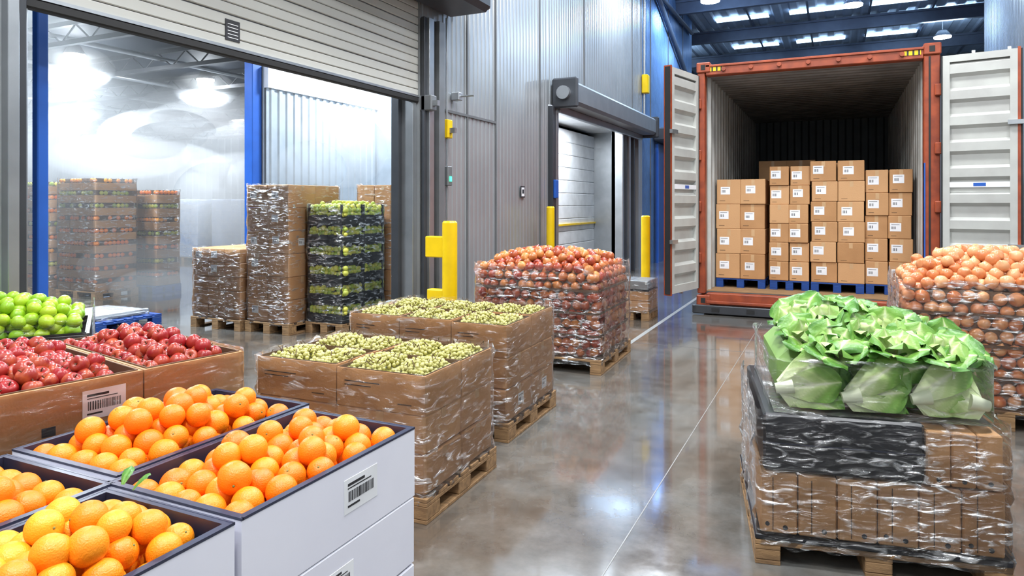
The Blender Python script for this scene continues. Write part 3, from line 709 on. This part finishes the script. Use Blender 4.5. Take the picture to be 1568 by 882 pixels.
for k in range(22):      # loose outer leaves draped over the heap
    az=U(0,6.28); rr=U(.10,.24); x=rr*math.cos(az)+.02;y=rr*math.sin(az)*.95-.02
    V,F,g=leaf(U(.17,.22),U(.07,.10),U(.4,1.1),-.25,.028)
    d=Vector((math.cos(az)+U(-.4,.4),math.sin(az)+U(-.4,.4),U(-.05,.4))).normalized()
    up=Vector((0,0,1)); yax=-(up-d*up.dot(d)).normalized(); xax=yax.cross(d)
    B=np.array([xax[:],yax[:],d[:]]).T
    W=V@B.T+np.array([x,y,.985-.28*rr]); W[:,0]=np.clip(W[:,0],-.41,.46); m.add(W,F,'leaf',True,g*U(.6,1.05))
wrap(m,-.455,.465,-.465,.465,.08,.65,'film',amp=.008,nz=14)
m.build()

# ------------------------------------------------------------------ mist in cold room (soft puffs of fog volume)
def mist(name,dens):
    mm=bpy.data.materials.new(name); mm.use_nodes=True; nt=mm.node_tree; N=nt.nodes; L=nt.links; N.remove(N['Principled BSDF'])
    v=N.new('ShaderNodeVolumeScatter'); v.inputs['Color'].default_value=(.94,.98,1,1); v.inputs['Anisotropy'].default_value=.2; v.inputs['Density'].default_value=dens
    L.new(v.outputs[0],N['Material Output'].inputs['Volume']); M[name]=mm
mist('mist_thin',.04); mist('mist_puff',.34); mist('mist_halo',.30)
m=MB('cold_mist')
m.box(-26,-7.7,2.2,19,.01,4.6,'mist_thin')
m.build()
def puff(x,y,z,a,b,c,rot=0,mt='mist_puff'):
    V,lp,t=I4; W=V*np.array([a,b,c]); ca,sa=math.cos(rot),math.sin(rot); W=W@np.array([[ca,sa,0],[-sa,ca,0],[0,0,1]]); m.add(W+np.array([x,y,z]),(lp,t),mt,True)
m=MB('mist_cloud')
for p in((-10.5,8.6,2.6,1.6,.9,.55,.3),(-12.2,9.3,2.9,1.4,.8,.5,0),(-9.0,8.8,2.3,1.2,.8,.6,.5),(-13.8,9.6,2.5,1.6,1,.5,.2),(-11.3,10.4,3.3,2.2,1.,.45,.1),(-15.5,11.8,2.2,2.4,1.4,.9,0),(-12.3,11.5,1.5,1.8,1.2,1.2,0),
          (-9.4,7.0,.55,1.2,.5,.45,.2),(-8.3,6.3,.35,.7,.45,.28,0),(-8.5,8.3,1.2,.7,.7,1.1,0),(-10.,6.1,2.3,.8,.3,.45,.3),(-8.8,6.4,2.0,.5,.3,.3,.1),(-9.2,7.9,3.1,1.2,.5,.4,.2)): puff(*p)
for p in((-13.5,8.5,4.2,.7,.7,.42),(-13.4,11.5,4.2,.7,.7,.42),(-19.5,12.1,4.2,.9,.9,.42)): puff(*p,0,'mist_halo')  # fog balls added around the lamps to give them a glow
m.build()
m=MB('mist_cloud')
for p in((-6.75,8.3,2.35,.5,.9,.6,0),(-6.75,7.6,2.0,.45,.55,.4,0),(-6.7,9.0,2.7,.5,.8,.5,0)): puff(*p)
m.build()

# ------------------------------------------------------------------ lamps
def area(name,loc,size,power,col=(1,1,1),shape='DISK',sy=None,rot=(0,0,0)):
    l=bpy.data.lights.new(name,'AREA'); l.shape=shape; l.size=size; l.energy=power; l.color=col
    if sy: l.size_y=sy
    o=bpy.data.objects.new(name,l); o.location=loc; o.rotation_euler=rot; scene.collection.objects.link(o); return o
def highbay(x,y,z,power,col,r=.25,globe=False,up=0):
    m=MB('high_bay_lamp',(x,y,z)); m.cyl((0,0,.02),(0,0,.2),r,'steel_dark',20,r1=r*.5); m.cyl((0,0,-.02),(0,0,.02),r*.95,'lamp',20); m.cyl((0,0,.2),(0,0,.5 if z>5 else .24),.01,'steel',6)
    if globe: m.inst(I3,(0,0,-.08),'lamp',.17,np.eye(3))
    m.build()
    area('lamp_light',(x,y,z-.03 if not globe else z-.27),r*3,power,col)
    if up: area('roof_fill_light',(x,y,z+.1),1.2,up,col,rot=(math.pi,0,0))  # added upward light to brighten the roof sheet, no fixture of its own
W=(.97,.985,1.);C=(.80,.90,1)
K=.55
for (x,y,p,c,u) in((-.2,-.5,400,W,0),(-1.5,-2.2,240,W,0),(-3,1.2,320,W,0),(1.6,2.5,340,W,0),(-1.6,5.,430,W,0),(1.6,7.5,330,W,0),(-2.8,9.5,380,C,0),(-.6,8.0,260,W,0),(-3.2,13.5,320,C,40),(-2.9,18,480,(.45,.68,1),90),(.4,20,400,(.5,.7,1),120),(3.,25,400,(.6,.8,1),120),(-6,26,300,(.6,.8,1),100)):  # lamps over and behind the camera are unseen, added to fill the foreground
    highbay(x,y,6.7,p*K,c,up=u)
for k,(x,y,p) in enumerate(((-13.5,8.5,600),(-13.4,11.5,600),(-19.5,12.1,550),(-8.6,5.0,370),(-6.4,4.2,340),(-11,5,420),(-6.3,8.8,380),(-18.7,17.4,500),(-10,15,400))):  # lamps near the doorway are unseen, added to light the front pallets
    highbay(x,y,4.42,p*.72,C,.2,globe=k<3)
area('dock_light',(-4.9,12.8,3.2),.3,230,(.88,.95,1),'RECTANGLE',3.5)

w=bpy.data.worlds.new('world'); scene.world=w; w.use_nodes=True
w.node_tree.nodes['Background'].inputs[0].default_value=(.6,.7,.85,1); w.node_tree.nodes['Background'].inputs[1].default_value=.2

cd=bpy.data.cameras.new('camera'); cam=bpy.data.objects.new('camera',cd); scene.collection.objects.link(cam)
cd.sensor_width=36; cd.lens=36*1050/1568; cd.shift_y=-128/1568; cd.clip_start=.05
cam.location=(0,0,1.5); cam.rotation_euler=(math.pi/2,0,math.radians(25.28)); scene.camera=cam
scene.view_settings.view_transform='Standard'; scene.view_settings.look='None'
scene.view_settings.exposure=0.
